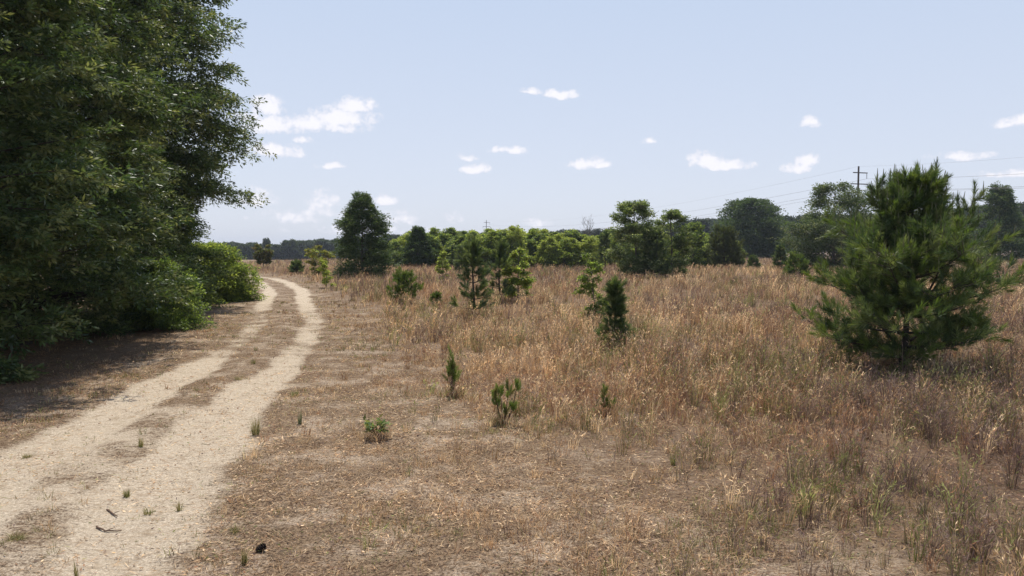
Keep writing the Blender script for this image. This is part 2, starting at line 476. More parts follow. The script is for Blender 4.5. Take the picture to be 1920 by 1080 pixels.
# ------------------------------------------------------------------ grass
rng = np.random.default_rng(11)
def rnd(*s): return rng.random(s)
PAL = {'tan': (.48, .318, .180), 'straw': (.72, .545, .345), 'red': (.30, .168, .10), 'grey': (.27, .20, .155), 'purple': (.15, .10, .088), 'green': (.145, .155, .052), 'lime': (.28, .29, .11)}
PALA = np.array([PAL[k] for k in ('tan', 'straw', 'red', 'grey', 'purple', 'green', 'lime')])
def pick_cols(n, W):
    """W (n,7) weights -> colours"""
    W = W / W.sum(1, keepdims=True)
    c = np.cumsum(W, 1)
    k = (rnd(n, 1) > c).sum(1).clip(0, 6)
    return PALA[k] * (0.52 + .95 * rnd(n, 1))
def weights(x, y):
    t = tall(x, y)
    p1 = fbm(x, y, .09, 51); p2 = fbm(x, y, .25, 52); p3 = fbm(x, y, .5, 53)
    pur = sstep(.47, .58, p1 + .14 * sstep(0, 12, x) * (1 - sstep(24, 60, y)) + .04)
    nr = sstep(0, 5, x) * (1 - sstep(16, 26, y))
    red = 1.4 * sstep(.5, .62, fbm(x, y, .22, 57) + .04 * sstep(20, 60, y))
    grn = sstep(.56, .68, p2) * 1.3 + 1.1 * sstep(.60, .70, fbm(x, y, .8, 58, 2)) + .10 + .35 * sstep(.5, .7, p3) * sstep(3, 9, x) * (1 - sstep(12, 22, y))
    grn = grn + .7 * (1 - sstep(1.6, 3.0, np.abs(trk_off(x, y))))
    w = np.stack([1.0 - .35 * nr, (.95 - .3 * pur) * (1 - .5 * nr), .35 + .9 * red, .40 + .5 * pur + .4 * nr, .30 + 1.5 * pur * t + .5 * nr, grn * .65 + .45 * nr, grn * .38 + .12 * nr], 1)
    return w
def grass_height(x, y):
    t = tall(x, y)
    near = .045 + .05 * fbm(x, y, .8, 61)
    far = .20 + .20 * sstep(8, 16, y) + .26 * sstep(20, 50, y)
    mid = sstep(-2.5, 2.5, x + 1.5 * (fbm(x, y, .4, 63) - .5)) * (1 - t)
    near = near * (1 + 1.6 * mid) * (1 + 1.1 * sstep(.55, .75, fbm(x, y, 1.6, 64)))
    h = near * (1 - t) + far * t * (.55 + .75 * fbm(x, y, .35, 62))
    # waist high strip running up to the pine
    return h
def grass_density(x, y):
    o = trk_off(x, y)
    r = rut(x, y)
    d = (1 - r) ** 2
    d = np.where(np.abs(o) < .5, d * .55 * sstep(.35, .65, fbm(x, y, .7, 71)), d)
    patch = sstep(.40, .58, fbm(x, y, .8, 72)) * sstep(.28, .5, fbm(x, y, 2.6, 73, 2))
    d = d * (.16 + .84 * patch)
    d = d * (1 - .75 * under_trees(x, y) * (y < 60))
    return d.clip(0, 1)
grass = MB()
def blades(x, y, h, Wd, per, spread, lean, seg, upright=1.0, heads=0.0):
    n = len(x)
    X = np.repeat(x, per) ; Y = np.repeat(y, per); H = np.repeat(h, per)
    N = len(X)
    th = rnd(N) * 2 * PI; rr = rnd(N) ** .5 * spread
    bx, by = X + np.cos(th) * rr, Y + np.sin(th) * rr
    z = ground(bx, by) - .01
    H = H * (.45 + .75 * rnd(N))
    ln = lean * (.3 + rnd(N)) * H
    a2 = th + rng.normal(0, .8, N)
    wind = .10 * H
    dx, dy = np.cos(a2) * ln + wind, np.sin(a2) * ln
    P = np.stack([bx, by, z], 1)
    up = np.sqrt(np.maximum(H * H - dx * dx - dy * dy, (H * .25) ** 2))
    T = P + np.stack([dx, dy, up], 1)
    Mi = P + np.stack([dx * .32, dy * .32, up * .58], 1)
    sa = rnd(N) * PI
    S = np.stack([np.cos(sa), np.sin(sa), np.zeros(N)], 1)
    Cc = pick_cols(N, weights(bx, by))
    Cl = np.repeat(pick_cols(n, weights(x, y)), per, axis=0)          # most blades of a bunch share its colour
    Cc = np.where(rnd(N, 1) < .68, Cl * (.8 + .4 * rnd(N, 1)), Cc)
    W_ = np.repeat(Wd, per) * (.7 + .6 * rnd(N)) if np.ndim(Wd) else Wd * (.7 + .6 * rnd(N))
    if seg == 2: grass.blade(P, Mi, T, S, W_, Cc)
    else: grass.tri(P, T, S, W_, Cc)
    if heads > 0:
        k = rnd(N) < heads * (H > .22)
        for q in range(3):
            s0 = (.45 + .5 * rnd(k.sum(), 1))
            Pp = Mi[k] * (1 - s0) + T[k] * s0
            D = norm((T - Mi)[k] + rng.normal(0, .35, (k.sum(), 3)) * np.repeat(H[k][:, None], 3, 1) * .6)
            Sd = norm(np.cross(D, rng.normal(0, 1, (k.sum(), 3))))
            grass.rhomb(Pp, D, Sd, .035 + .05 * rnd(k.sum()), W_[k] * 1.6, Cc[k] * 1.25)
def scatter(y0, y1, dens, margin=2.5):
    """uniform points over the strip of field between depths y0 and y1 that the picture covers, plus a margin"""
    hw0 = y1 * .74 + margin
    n = int(dens * (y1 - y0) * 2 * hw0)
    x = (rnd(n) * 2 - 1) * hw0; y = y0 + rnd(n) * (y1 - y0)
    k = (np.abs(x) < y * .74 + margin) & (trk_off(x, y) > -7.5)
    return x[k], y[k]
def zone(y0, y1, dens, per, wd, spread, lean, seg, heads=0):
    x, y = scatter(y0, y1, dens)
    k = rnd(len(x)) < grass_density(x, y)
    x, y = x[k], y[k]
    h = grass_height(x, y)
    # small grasses are denser clumps, tall grasses thinner
    blades(x, y, h, wd, per, spread, lean, seg, heads=heads)
zone(4.5, 12, 105, 10, .0055, .055, .9, 2, .45)
zone(12, 20, 58, 9, .0075, .07, .7, 2, .45)
zone(20, 34, 26, 7, .012, .11, .55, 2, .3)
zone(34, 60, 12, 6, .020, .16, .5, 1)
zone(60, 110, 5.0, 5, .034, .25, .45, 1)
zone(110, 190, 1.6, 4, .06, .4, .4, 1)
# sparse taller broomsedge stems: small countless bunches over the right half
def bunches(y0, y1, dens, per, wd, hmul=1.0):
    x, y = scatter(y0, y1, dens)
    t = tall(x, y)
    k = (rnd(len(x)) < (.06 + .10 * sstep(-2, 2, x) + .84 * t) * sstep(.36, .58, fbm(x, y, .7, 81))) & (trk_off(x, y) > 1.9)
    x, y, t = x[k], y[k], t[k]
    h = (.18 + (.26 + .22 * sstep(9, 18, y)) * t) * (.75 + .6 * rnd(len(x))) * hmul
    blades(x, y, h, wd, per, .07, .38, 2, heads=.9)
bunches(5, 14, 15.0, 24, .006)
bunches(14, 26, 6.5, 20, .009)
bunches(26, 50, 2.2, 14, .016)
bunches(50, 95, .8, 10, .030)
# lying straw and thatch
def straw(y0, y1, dens, wd, Lm):
    x, y = scatter(y0, y1, dens, 1.5)
    r = rut(x, y); o = trk_off(x, y)
    k = rnd(len(x)) < np.where(r > .35, .26, 1.0) * np.where(np.abs(o) < .5, .5, 1) * (.35 + .65 * sstep(.3, .55, fbm(x, y, .9, 91)))
    x, y = x[k], y[k]; n = len(x)
    z = ground(x, y) + .004 + .03 * rnd(n) ** 2
    a = rnd(n) * 2 * PI
    D = norm(np.stack([np.cos(a), np.sin(a), rng.normal(.05, .22, n)], 1))
    S = norm(np.cross(D, norm(np.stack([rng.normal(0, .5, n), rng.normal(0, .5, n), np.ones(n)], 1))))
    W = weights(x, y); W[:, 5:] *= .25; W[:, 4] *= .6
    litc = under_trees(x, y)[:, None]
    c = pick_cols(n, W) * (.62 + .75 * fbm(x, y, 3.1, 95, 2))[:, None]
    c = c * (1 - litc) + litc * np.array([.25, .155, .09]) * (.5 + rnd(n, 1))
    L = Lm * (.25 + .75 * rnd(n) ** 2)
    chip = rnd(n) < .22
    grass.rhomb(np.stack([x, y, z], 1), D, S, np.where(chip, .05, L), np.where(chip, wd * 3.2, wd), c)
straw(4.5, 11, 900, .0055, .2)
straw(11, 18, 420, .008, .22)
straw(18, 32, 90, .014, .3)
def sprouts():
    x, y = scatter(5, 40, 7.0, 1.0)
    o = np.abs(trk_off(x, y))
    k = rnd(len(x)) < (np.exp(-(o / .45) ** 2) * .8 + .5 * sstep(1.5, 1.9, o) * (1 - sstep(2.2, 3.4, o)) + .03) * sstep(.35, .6, fbm(x, y, .9, 111))
    x, y = x[k], y[k]
    h = .05 + .13 * rnd(len(x)) ** 2
    blades(x, y, h, np.maximum(.005, y * .0006), 16, .05, .8, 2)
sprouts()
for (px, py) in ((848, 742), (945, 796), (1133, 778), (707, 822), (1152, 657), (1117, 615), (888, 594), (937, 568), (757, 568), (818, 573), (971, 566)):
    q = at(px, py); n_ = 26; rr0 = .10 + q.y * .012
    a_ = rnd(n_) * 6.28; d_ = (.15 + .85 * rnd(n_)) * rr0
    blades(q.x + np.cos(a_) * d_, q.y + np.sin(a_) * d_ - .06, (.10 + .10 * rnd(n_)) * (1 + q.y / 25), max(.005, q.y * .0006), 9, .05, .7, 2, heads=.3)
gr = grass.build('dry_grass', M_GRASS)
tag(gr, 'tan and purple-brown dry broomsedge grass with straw thatch covering the field', 'grass', kind='stuff')

# ------------------------------------------------------------------ broadleaf trees
BARK_GREY = np.array([.13, .11, .09]); BARK_DARK = np.array([.075, .06, .05])
def spray(mb, P, D, nl, tl, ll, lw, cols, r, droop=.25, flat=.6, tumble=1.0):
    """P,D (N,3): twigs of length tl bearing nl leaves each"""
    N = len(P)
    t = .05 + .95 * r.random((N, nl, 1))
    side = r.normal(0, 1, (N, nl, 3)); side[..., 2] *= flat
    pos = P[:, None] + D[:, None] * t * tl + side * tl * .13
    pos[..., 2] -= (droop * tl * t[..., 0] ** 2)
    ld = norm(D[:, None] * .7 + side * .75 + np.array([0, 0, -droop]))
    up = norm(np.array([0, 0, 1.]) + r.normal(0, tumble, (N, nl, 3)))
    S = norm(np.cross(ld, up))
    c = cols[r.integers(0, len(cols), (N, 1))] * (.8 + .4 * r.random((N, 1, 1)))
    c = c * (.75 + .5 * r.random((N, nl, 1)))
    M = N * nl
    L = ll * (.6 + .7 * r.random(M)); W = lw * (.7 + .6 * r.random(M))
    mb.rhomb(pos.reshape(M, 3), ld.reshape(M, 3), S.reshape(M, 3), L, W, c.reshape(M, 3))
PROFILES = {
    'cone': lambda f: np.interp(f, [0, .08, .25, .5, .75, .92, 1], [.75, .95, 1, .82, .5, .22, .06]),
    'wall': lambda f: np.interp(f, [0, .1, .4, .7, .9, 1], [.9, 1, 1, .9, .6, .15]),
    'round': lambda f: np.interp(f, [0, .12, .4, .65, .85, 1], [.85, .97, 1, .93, .74, .40]),
    'over': lambda f: np.interp(f, [0, .06, .16, .3, .45, .6, .75, .9, 1], [.35, .6, .9, 1, 1, .80, .60, .4, .15]),
    'wood': lambda f: np.interp(f, [0, .12, .25, .45, .7, .9, 1], [.72, .78, .92, 1, .9, .6, .15]),
    'open': lambda f: np.interp(f, [0, .2, .45, .7, .9, 1], [.7, 1, .95, .7, .45, .15]),
    'gum': lambda f: np.interp(f, [0, .15, .4, .68, .88, 1], [.55, .85, 1, .85, .6, .3]),
    'vase': lambda f: np.interp(f, [0, .3, .6, .85, 1], [.35, .75, 1, .8, .3]),
    'bush': lambda f: np.interp(f, [0, .3, .7, 1], [.9, 1, .75, .3]),
}
def broadleaf(seed, h, Rr, prof, nB, nS, nl, tl, ll, lw, cols, base=.05, rise=.25, droop=.25, spread=.5, trunk_r=None, bark=BARK_GREY, lean=(0, 0), fill=0, top_skew=1.0, stems=1, min_s=.35, flat=.34, lobe=1.0, lvar=.45):
    """local coordinates, returns (trunk MB, crown MB)"""
    r = np.random.default_rng(seed)
    cols = np.array(cols)
    tr, cr = MB(), MB()
    trunk_r = trunk_r or h * .018
    zz = np.linspace(0, 1, 9)
    wob = r.normal(0, .012 * h, (9, 2)); wob[0] = 0; wob = np.cumsum(wob, 0) * .5
    tp = np.stack([wob[:, 0] + lean[0] * zz ** 1.3, wob[:, 1] + lean[1] * zz ** 1.3, zz * h * .96], 1)
    tr.tube(tp, trunk_r * (1 - .88 * zz) * np.where(zz == 0, 1.3, 1), bark, 8)
    def trunk_at(q):
        return np.stack([np.interp(q, zz, tp[:, i]) for i in range(3)], -1)
    f = base + (1 - base) * r.random(nB) ** top_skew
    fr = (f - base) / (1 - base)
    az = r.random(nB) * 2 * PI
    lob = 1 + lobe * (.13 * np.sin(az * 3 + r.random() * 6 + fr * 5) + .10 * np.sin(az * 5 + r.random() * 6 - fr * 11))
    ln = Rr * PROFILES[prof](fr) * (1.07 - lvar + lvar * r.random(nB)) * lob
    AP, AD = [], []
    for i in range(nB):
        zt = min(.97, max(.02, f[i] - rise * ln[i] / h))
        p0 = trunk_at(zt)
        tip = trunk_at(f[i]) + np.array([math.cos(az[i]) * ln[i], math.sin(az[i]) * ln[i], 0])
        tip[2] = f[i] * h + r.normal(0, .03 * h)
        tip[2] = max(tip[2], .08)
        s = np.linspace(0, 1, 5)[:, None]
        mid = (p0 + tip) / 2 + np.array([0, 0, .10 * ln[i]]) + r.normal(0, .05 * ln[i], 3)
        pts = (1 - s) ** 2 * p0 + 2 * s * (1 - s) * mid + s ** 2 * tip
        tr.tube(pts, np.linspace(min(trunk_r * .32, .03 + h * .0015) * (1 - .6 * fr[i]) + .004, .004, 5), bark, 4)
        sv = (min_s + (1 - min_s) * r.random(nS) ** .7)[:, None]
        q = (1 - sv) ** 2 * p0 + 2 * sv * (1 - sv) * mid + sv ** 2 * tip
        sp = spread * min(1.0, .22 + .78 * ln[i] / Rr) * (.65 + .6 * r.random())
        off = r.normal(0, 1, (nS, 3)); off = off / np.linalg.norm(off, axis=1, keepdims=True) * r.random((nS, 1)) ** .45 * 1.5
        rad2 = off[:, 0] ** 2 + off[:, 1] ** 2
        off = off * np.array([sp, sp, sp * flat]); off[:, 2] -= rad2 * sp * .16
        q = q + off
        q[:, 2] = np.maximum(q[:, 2], .05)
        d = norm(norm(np.array([math.cos(az[i]), math.sin(az[i]), .25]) + off / sp * .45) + r.normal(0, .25, (nS, 3)))
        AP.append(q); AD.append(d)
    if fill:
        a = r.random(fill) * 2 * PI; ff = base + (1 - base) * r.random(fill)
        rr = Rr * PROFILES[prof]((ff - base) / (1 - base)) * r.random(fill) ** .6 * .8
        q = trunk_at(ff); q[:, 2] = ff * h
        q = q + np.stack([np.cos(a) * rr, np.sin(a) * rr, 0 * a], 1)
        AP.append(q); AD.append(norm(np.stack([np.cos(a), np.sin(a), .3 + 0 * a], 1)))
    P = np.concatenate(AP); D = np.concatenate(AD)
    spray(cr, P, D, nl, tl, ll, lw, cols, r, droop)
    return tr, cr
OAK = [(.062, .100, .036), (.082, .122, .042), (.108, .15, .052), (.048, .082, .032), (.14, .17, .075)]
OAKD = [(.045, .078, .026), (.058, .095, .030), (.070, .11, .034), (.08, .115, .034)]
LIME = [(.14, .195, .05), (.17, .225, .055), (.11, .155, .045), (.20, .25, .07)]
THICK = [(.20, .24, .062), (.25, .285, .078), (.16, .20, .055), (.30, .32, .10)]
SWEET = [(.10, .135, .05), (.14, .17, .07), (.26, .28, .17), (.075, .11, .04), (.085, .12, .045)]
SWEETD = [(.075, .11, .042), (.10, .135, .055), (.20, .22, .13), (.06, .09, .036)]
YEL = [(.16, .15, .045), (.20, .17, .06), (.11, .12, .04)]
RUST = [(.17, .13, .045), (.10, .12, .035), (.12, .13, .045), (.07, .09, .03)]
PURE = [(.055, .09, .028), (.08, .12, .035)]
def tree(name, label, cat, loc, rz, mbs, group=None, leafmat=None, part='crown'):
    t = thing(name, label, cat, loc, rz, group)
    mbs[0].build('trunk', M_BARK, t, True)
    mbs[1].build(part, leafmat or (M_GLOSS if group else M_THIN if ('pole' not in label and 'half' not in label) and any(w in label for w in ('sapling', 'sweetgum', 'yellowish', 'bright green')) else M_LEAF), t)
    return t
def gp(x, y):
    return (x, y, float(ground(x, y)))

# the wood edge on the left
EDGE = 'tall oaks of the wood edge beside the track'
OAKL = OAK + [(.20, .22, .09)]
tree('oak_tree', 'big willow oak at the left edge, nearest of the wood, leaves down to the ground', 'tree', gp(-14.2, 16.0), .3,
     broadleaf(1, 17, 4.8, 'wood', 150, 50, 22, .36, .16, .052, OAKL, base=.02, spread=.68, fill=3500, min_s=.6, trunk_r=.22, bark=BARK_DARK*.7, lobe=1.3, flat=.42, lvar=.32), EDGE)
tree('oak_tree', 'tall willow oak with sunlit drooping sprays, second in the wood edge', 'tree', gp(-15.2, 22.5), 1.3,
     broadleaf(2, 18, 5.0, 'wood', 150, 50, 22, .40, .17, .056, OAKL, base=.02, spread=.72, fill=3500, min_s=.6, trunk_r=.22, bark=BARK_DARK*.7, lobe=1.3, flat=.42, lvar=.32), EDGE)
tree('oak_tree', 'tall willow oak whose right side hangs against the sky over the track', 'tree', gp(-17.9, 34), 2.1,
     broadleaf(3, 21, 5.1, 'over', 200, 50, 20, .5, .19, .065, OAKL, base=.15, spread=.72, fill=5500, min_s=.5, droop=.5, trunk_r=.28, bark=BARK_DARK*.7, lobe=1.1, flat=.42, lvar=.28), EDGE)
tree('oak_tree', 'oak standing back inside the wood, behind the two nearest oaks', 'tree', gp(-22, 19), .9,
     broadleaf(4, 19, 5.5, 'wall', 100, 40, 16, 1.1, .22, .07, OAKD, base=.02, spread=.9, fill=5000), EDGE)
tree('oak_tree', 'oak standing back inside the wood, behind the oak that overhangs the track', 'tree', gp(-25, 31), .2,
     broadleaf(5, 20, 5.5, 'wall', 100, 40, 16, 1.1, .22, .07, OAKD, base=.02, spread=.9, fill=5000), EDGE)
tree('oak_tree', 'low branching young oak filling the foot of the wood edge by the track', 'tree', gp(-15.6, 28), .2,
     broadleaf(6, 8, 3.1, 'wall', 80, 44, 20, .5, .13, .042, OAKL, base=.01, spread=.5, fill=1400), EDGE)
tree('shrub', 'bright green shrub at the bend of the track, farthest in the wood edge', 'shrub', gp(-16.6, 40), .2,
     broadleaf(7, 3.1, 2.3, 'bush', 90, 34, 18, .45, .14, .055, THICK[:3] + OAK[1:3], base=.02, spread=.42, fill=900), None, None, 'foliage')
tree('shrub', 'dark green shrub in shade between the tall oaks and the bright shrub', 'shrub', gp(-17.2, 35), .2,
     broadleaf(8, 6.0, 3.1, 'bush', 110, 34, 18, .45, .14, .052, OAK + THICK[:1], base=.02, spread=.45, fill=900), None, None, 'foliage')
tree('shrub', 'low bright green shrub under the drooping second oak', 'shrub', gp(-12.6, 26.5), .2,
     broadleaf(9, 2.4, 1.5, 'bush', 50, 30, 16, .35, .11, .040, LIME + OAK, base=.02, spread=.3, fill=400), None, None, 'foliage')

# trees standing in the field: (label, name, base px, base py, top py, half width px, recipe)
def place(px, py, top, hw):
    p = at(px, py)
    return p, top_z(top, p.y) - p.z, hw / F * p.y
FG = None
def ftree(seed, label, px, py, top, hw, prof, cols, n, name='oak_tree', cat='tree', **k):
    p, h, rr = place(px, py, top, hw)
    nB, nS, nl = n
    s = p.y / 1370 * 1.9                        # metres per pixel of the finished picture
    a = dict(tl=max(.18, rr * .22), ll=max(.09, s * 2.0), lw=max(.035, s * .95), base=.04, spread=max(.12, rr * .16))
    a.update(k)
    tl, ll, lw = a.pop('tl'), a.pop('ll'), a.pop('lw')
    return tree(name, label, cat, (p.x, p.y, p.z), seed * 1.7, broadleaf(seed, h, rr, prof, nB, nS, nl, tl, ll, lw, cols, **a))
ftree(21, 'dark conical young oak standing alone right of the track bend', 678, 521, 366, 57, 'cone', OAKD + OAK, (100, 34, 12), fill=700, flat=.36, lobe=1.3, lvar=.55, ll=.2, lw=.085)
ftree(22, 'smaller dark conical oak at the left end of the green thicket', 783, 501, 428, 29, 'cone', OAKD, (80, 20, 10), fill=500)
ftree(23, 'yellowish open sapling tree left of the dark conical oak', 597, 517, 462, 24, 'vase', YEL + THICK[:1], (34, 14, 8), name='young_tree')
ftree(24, 'thin green sapling in front of the yellowish sapling tree', 612, 540, 484, 13, 'open', THICK, (20, 10, 8), name='sapling', cat='sapling', base=.1)
ftree(25, 'small rust-tinged tree beyond the track bend', 494, 502, 460, 18, 'vase', RUST, (40, 14, 8), name='young_tree', base=.25)
ftree(27, 'little bright sapling in the grass before the thicket', 830, 523, 472, 11, 'cone', THICK, (26, 12, 8), name='sapling', cat='sapling')
ftree(28, 'open crowned sweetgum with pale leaves, left of the pine in the middle clump', 1192, 520, 378, 50, 'gum', SWEET, (60, 44, 9), name='sweetgum_tree', fill=400, rise=.5, lobe=1.6)
ftree(29, 'narrower sweetgum right of the pine in the middle clump', 1259, 518, 394, 38, 'gum', SWEET, (46, 42, 9), name='sweetgum_tree', fill=300, rise=.5, lobe=1.6)
ftree(30, 'broad dark round-headed oak beyond the thicket', 1411, 486, 376, 62, 'round', OAKD, (150, 30, 10), fill=1600)
ftree(31, 'pale leaved sweetgum standing before the power pole', 1562, 505, 345, 72, 'gum', SWEETD, (76, 60, 9), name='sweetgum_tree', fill=500, rise=.5, top_skew=1.3, lean=(-.4, 0), lobe=1.7)
ftree(33, 'sweetgum half hidden behind the big foreground pine', 1700, 502, 356, 90, 'gum', SWEETD, (50, 24, 9), name='sweetgum_tree', fill=300, rise=.5)
ftree(32, 'dark conical oak at the right edge of the photo', 1872, 490, 350, 50, 'cone', OAKD + OAK, (100, 24, 10), fill=500, name='oak_tree')
ftree(34, 'bright sweetgum sapling beside the second slender pine', 971, 566, 466, 30, 'open', LIME + THICK, (40, 18, 9), name='sweetgum_sapling', cat='sapling', base=.12, lw=.075, ll=.12)
# sapling with a crooked crown by the nearer slender pine
p = at(1117, 615)
hs = top_z(482, p.y) - p.z
tree('sweetgum_sapling', 'crooked sweetgum sapling with a leafy arm reaching left', 'sapling', tuple(p), 0,
     broadleaf(35, hs, .45, 'open', 34, 18, 8, .2, .09, .055, LIME + SWEET[:2], base=.06, spread=.10, lean=(-.28, 0), rise=.4, trunk_r=.022))

# bare dead trees before the thicket
def dead_tree(seed, label, px, py, top, hw):
    r = np.random.default_rng(seed)
    p, h, rr = place(px, py, top, hw)
    t = thing('bare_tree', label, 'bare tree', tuple(p))
    m = MB()
    s = np.linspace(0, 1, 6)
    stems = []
    for q in range(4):
        a = r.random() * 6.28; d = rr * (.2 + .5 * r.random()); hh = h * (.75 + .25 * r.random())
        pts = np.stack([math.cos(a) * d * s ** 1.5 + (r.random() - .5) * .3, math.sin(a) * d * s ** 1.5, hh * s], 1)
        m.tube(pts, .045 * (1 - .8 * s), (.20, .17, .15), 5); stems.append(pts)
    m.build('trunk', M_BARK, t)
    m = MB()
    for pts in stems:
        for q in range(12):
            f = .3 + .65 * r.random()
            b = np.array([np.interp(f, s, pts[:, i]) for i in range(3)])
            a = r.random() * 6.28; L = rr * (.35 + .5 * r.random()) * (1.2 - f)
            e = b + np.array([math.cos(a) * L, math.sin(a) * L, L * 1.6])
            m.tube([b, (b + e) / 2 + [0, 0, -.05], e], [.022, .016, .008], (.20, .17, .15), 3)
            for g in range(3):
                c = (b + e) / 2; e2 = c + (e - c) * .8 + r.normal(0, L * .25, 3)
                m.tube([c, (c + e2) / 2, e2], [.013, .010, .006], (.2, .17, .15), 3)
    m.build('branches', M_BARK, t)
dead_tree(3, 'leafless grey tree standing up in front of the thicket', 1101, 494, 396, 26)

# ------------------------------------------------------------------ pines
PN = [(.072, .110, .044), (.10, .142, .052), (.155, .20, .075), (.058, .092, .042), (.20, .24, .10)]
PNY = [(.15, .20, .045), (.11, .165, .04), (.18, .225, .06), (.08, .12, .034)]
def needles(mb, P, D, sl, nn, nlen, wd, cols, r, ang=(.25, .85)):
    """shoots at P pointing along D, each with nn needles along its length sl"""
    N = len(P)
    t = r.random((N, nn, 1))
    rp = r.normal(0, 1, (N, nn, 3))
    Dn = D[:, None]
    perp = norm(rp - (rp * Dn).sum(-1, keepdims=True) * Dn)
    an = (ang[1] + (ang[0] - ang[1]) * t ** .8) + r.normal(0, .12, (N, nn, 1))
    nd = norm(Dn * np.cos(an) + perp * np.sin(an) + np.array([0, 0, -.06]))
    pos = P[:, None] + Dn * t * sl
    S = norm(np.cross(nd, r.normal(0, 1, (N, nn, 3))))
    c = cols[r.integers(0, len(cols), (N, 1))] * (.8 + .4 * r.random((N, nn, 1)))
    M = N * nn
    mb.rhomb(pos.reshape(M, 3), nd.reshape(M, 3), S.reshape(M, 3), nlen * (.75 + .4 * r.random(M)), wd, c.reshape(M, 3), .3)
def pine(seed, h, Rr, prof=None, whorls=9, per=5, shoots=5, nn=70, sl=.25, nlen=.2, wd=.009, cols=PN, base=.06, up=.45, candles=0, leaders=0, trunk_r=None, lean=(0, 0), skirt=0, brown=True, gap=.35, sub=(.12, .25), nsub=1, lenr=(.65, .5), daz=.25, leader=0):
    r = np.random.default_rng(seed)
    cols = np.array(cols)
    tr, cr = MB(), MB()
    trunk_r = trunk_r or h * .016 + .01
    prof = prof or (lambda f: np.interp(f, [0, .15, .5, .8, 1], [.85, 1, .75, .42, .12]))
    zz = np.linspace(0, 1, 8)
    tp = np.stack([lean[0] * zz + .012 * h * np.sin(zz * 5 + seed), lean[1] * zz + .012 * h * np.sin(zz * 4), zz * h * .97], 1)
    tp[0, :2] = 0
    tr.tube(tp, trunk_r * (1 - .85 * zz), BARK_DARK, 7)
    P, D, KP, KD = [], [], [], []
    for w in range(whorls):
        f = base + (1 - base) * (w + .3 * r.random()) / whorls
        a0 = r.random() * 6.28
        for b in range(per):
            if r.random() < .08: continue
            a = a0 + b * 2 * PI / per + r.normal(0, daz)
            L = Rr * float(prof(f)) * (lenr[0] + lenr[1] * r.random())
            o = np.array([np.interp(f, zz, tp[:, i]) for i in range(3)])
            u = up * (.7 + .6 * r.random()) * (.22 + .9 * f + 1.1 * f * f)
            s = np.linspace(0, 1, 5)[:, None]
            dirh = np.array([math.cos(a), math.sin(a), 0])
            pts = o + dirh * L * s + np.array([0, 0, 1]) * (L * u * s ** 1.7 - .05 * L * s)
            tr.tube(pts, np.linspace(trunk_r * .35 + .004, .005, 5), BARK_DARK, 4)
            tdir = norm(pts[-1] - pts[-2] + np.array([0, 0, .05 * L]))
            P.append(pts[-1]); D.append(tdir); KP.append(pts[-1] + tdir * sl); KD.append(1)
            ns = max(2, int(shoots * (.25 + .75 * L / Rr)))
            for q in range(ns):
                sv = gap + (1 - gap) * r.random()
                pp = np.array([np.interp(sv, s[:, 0], pts[:, i]) for i in range(3)])
                sd_ = norm(dirh * .55 + np.array([-dirh[1], dirh[0], 0]) * r.choice([-1, 1]) * (.5 + .5 * r.random()) + np.array([0, 0, .25 + .5 * r.random()]))
                l2 = L * (sub[0] + sub[1] * r.random())
                e = pp + sd_ * l2
                if l2 > .1: tr.tube([pp, (pp + e) / 2, e], [.007, .006, .004], BARK_DARK, 3)
                e[2] = max(e[2], .05)
                P.append(e); D.append(norm(sd_ + np.array([0, 0, .45]))); KP.append(e + D[-1] * sl * .9); KD.append(1)
                for k_ in range(nsub):
                    u_ = r.random(); pm = pp + (e - pp) * u_; dm = norm(sd_ + r.normal(0, .7, 3) + [0, 0, .5])
                    P.append(pm + dm * sl * .5 * r.random()); D.append(dm)
    # leader
    top = tp[-1]
    for q in range(max(4, int(leader * h / sl / .45))):
        step = sl * (.45 if leader else .75)
        P.append(top - np.array([0, 0, q * step])); D.append(np.array([0, 0, 1.]))
        if leader: P.append(top - np.array([0, 0, (q + .5) * step])); D.append(norm(np.array([r.normal(0, .2), r.normal(0, .2), 1.])))
    KP.append(top + np.array([0, 0, sl])); 
    P = np.array(P); D = np.array(D)
    needles(cr, P, D, sl, nn, nlen, wd, cols, r)
    if candles:
        KP = np.array(KP)
        k = KP[:, 2] > h * candles
        for q in KP[k]:
            e = q + np.array([r.normal(0, .03), r.normal(0, .03), .14 + .16 * r.random()])
            cr.tube([q - [0, 0, .08], (q + e) / 2, e], [.013, .012, .005], (.20, .20, .11), 4)
    return tr, cr
def ptree(seed, label, px, py, top, hw, name='pine_tree', cat='pine', group=None, **k):
    p, h, rr = place(px, py, top, hw)
    k.setdefault('wd', max(.008, p.y * .00042))
    mb = pine(seed, h, rr, **k)
    return tree(name, label, cat, tuple(p), 0, mb, group, M_NEEDLE, 'needles')

# the big pine, right
pb = at(1690, 692)
bt = top_z(330, pb.y) - pb.z
def prof_big(f):
    return np.interp(f, [0, .12, .3, .45, .6, .75, .88, 1], [.88, 1.0, 1.0, .92, .64, .42, .24, .08])
tb = thing('pine_tree', 'big bushy young pine in the right foreground with upright candles', 'pine', tuple(pb))
mb = pine(101, bt, 2.0, prof_big, whorls=13, per=6, shoots=15, nn=52, sl=.30, nlen=.21, wd=.012, cols=PN + PNY[:2], base=.045, up=.42, leader=.10, candles=.5, trunk_r=.085, lean=(.25, 0), gap=.22, sub=(.12, .34), nsub=2, lenr=(.45, .68), daz=.5)
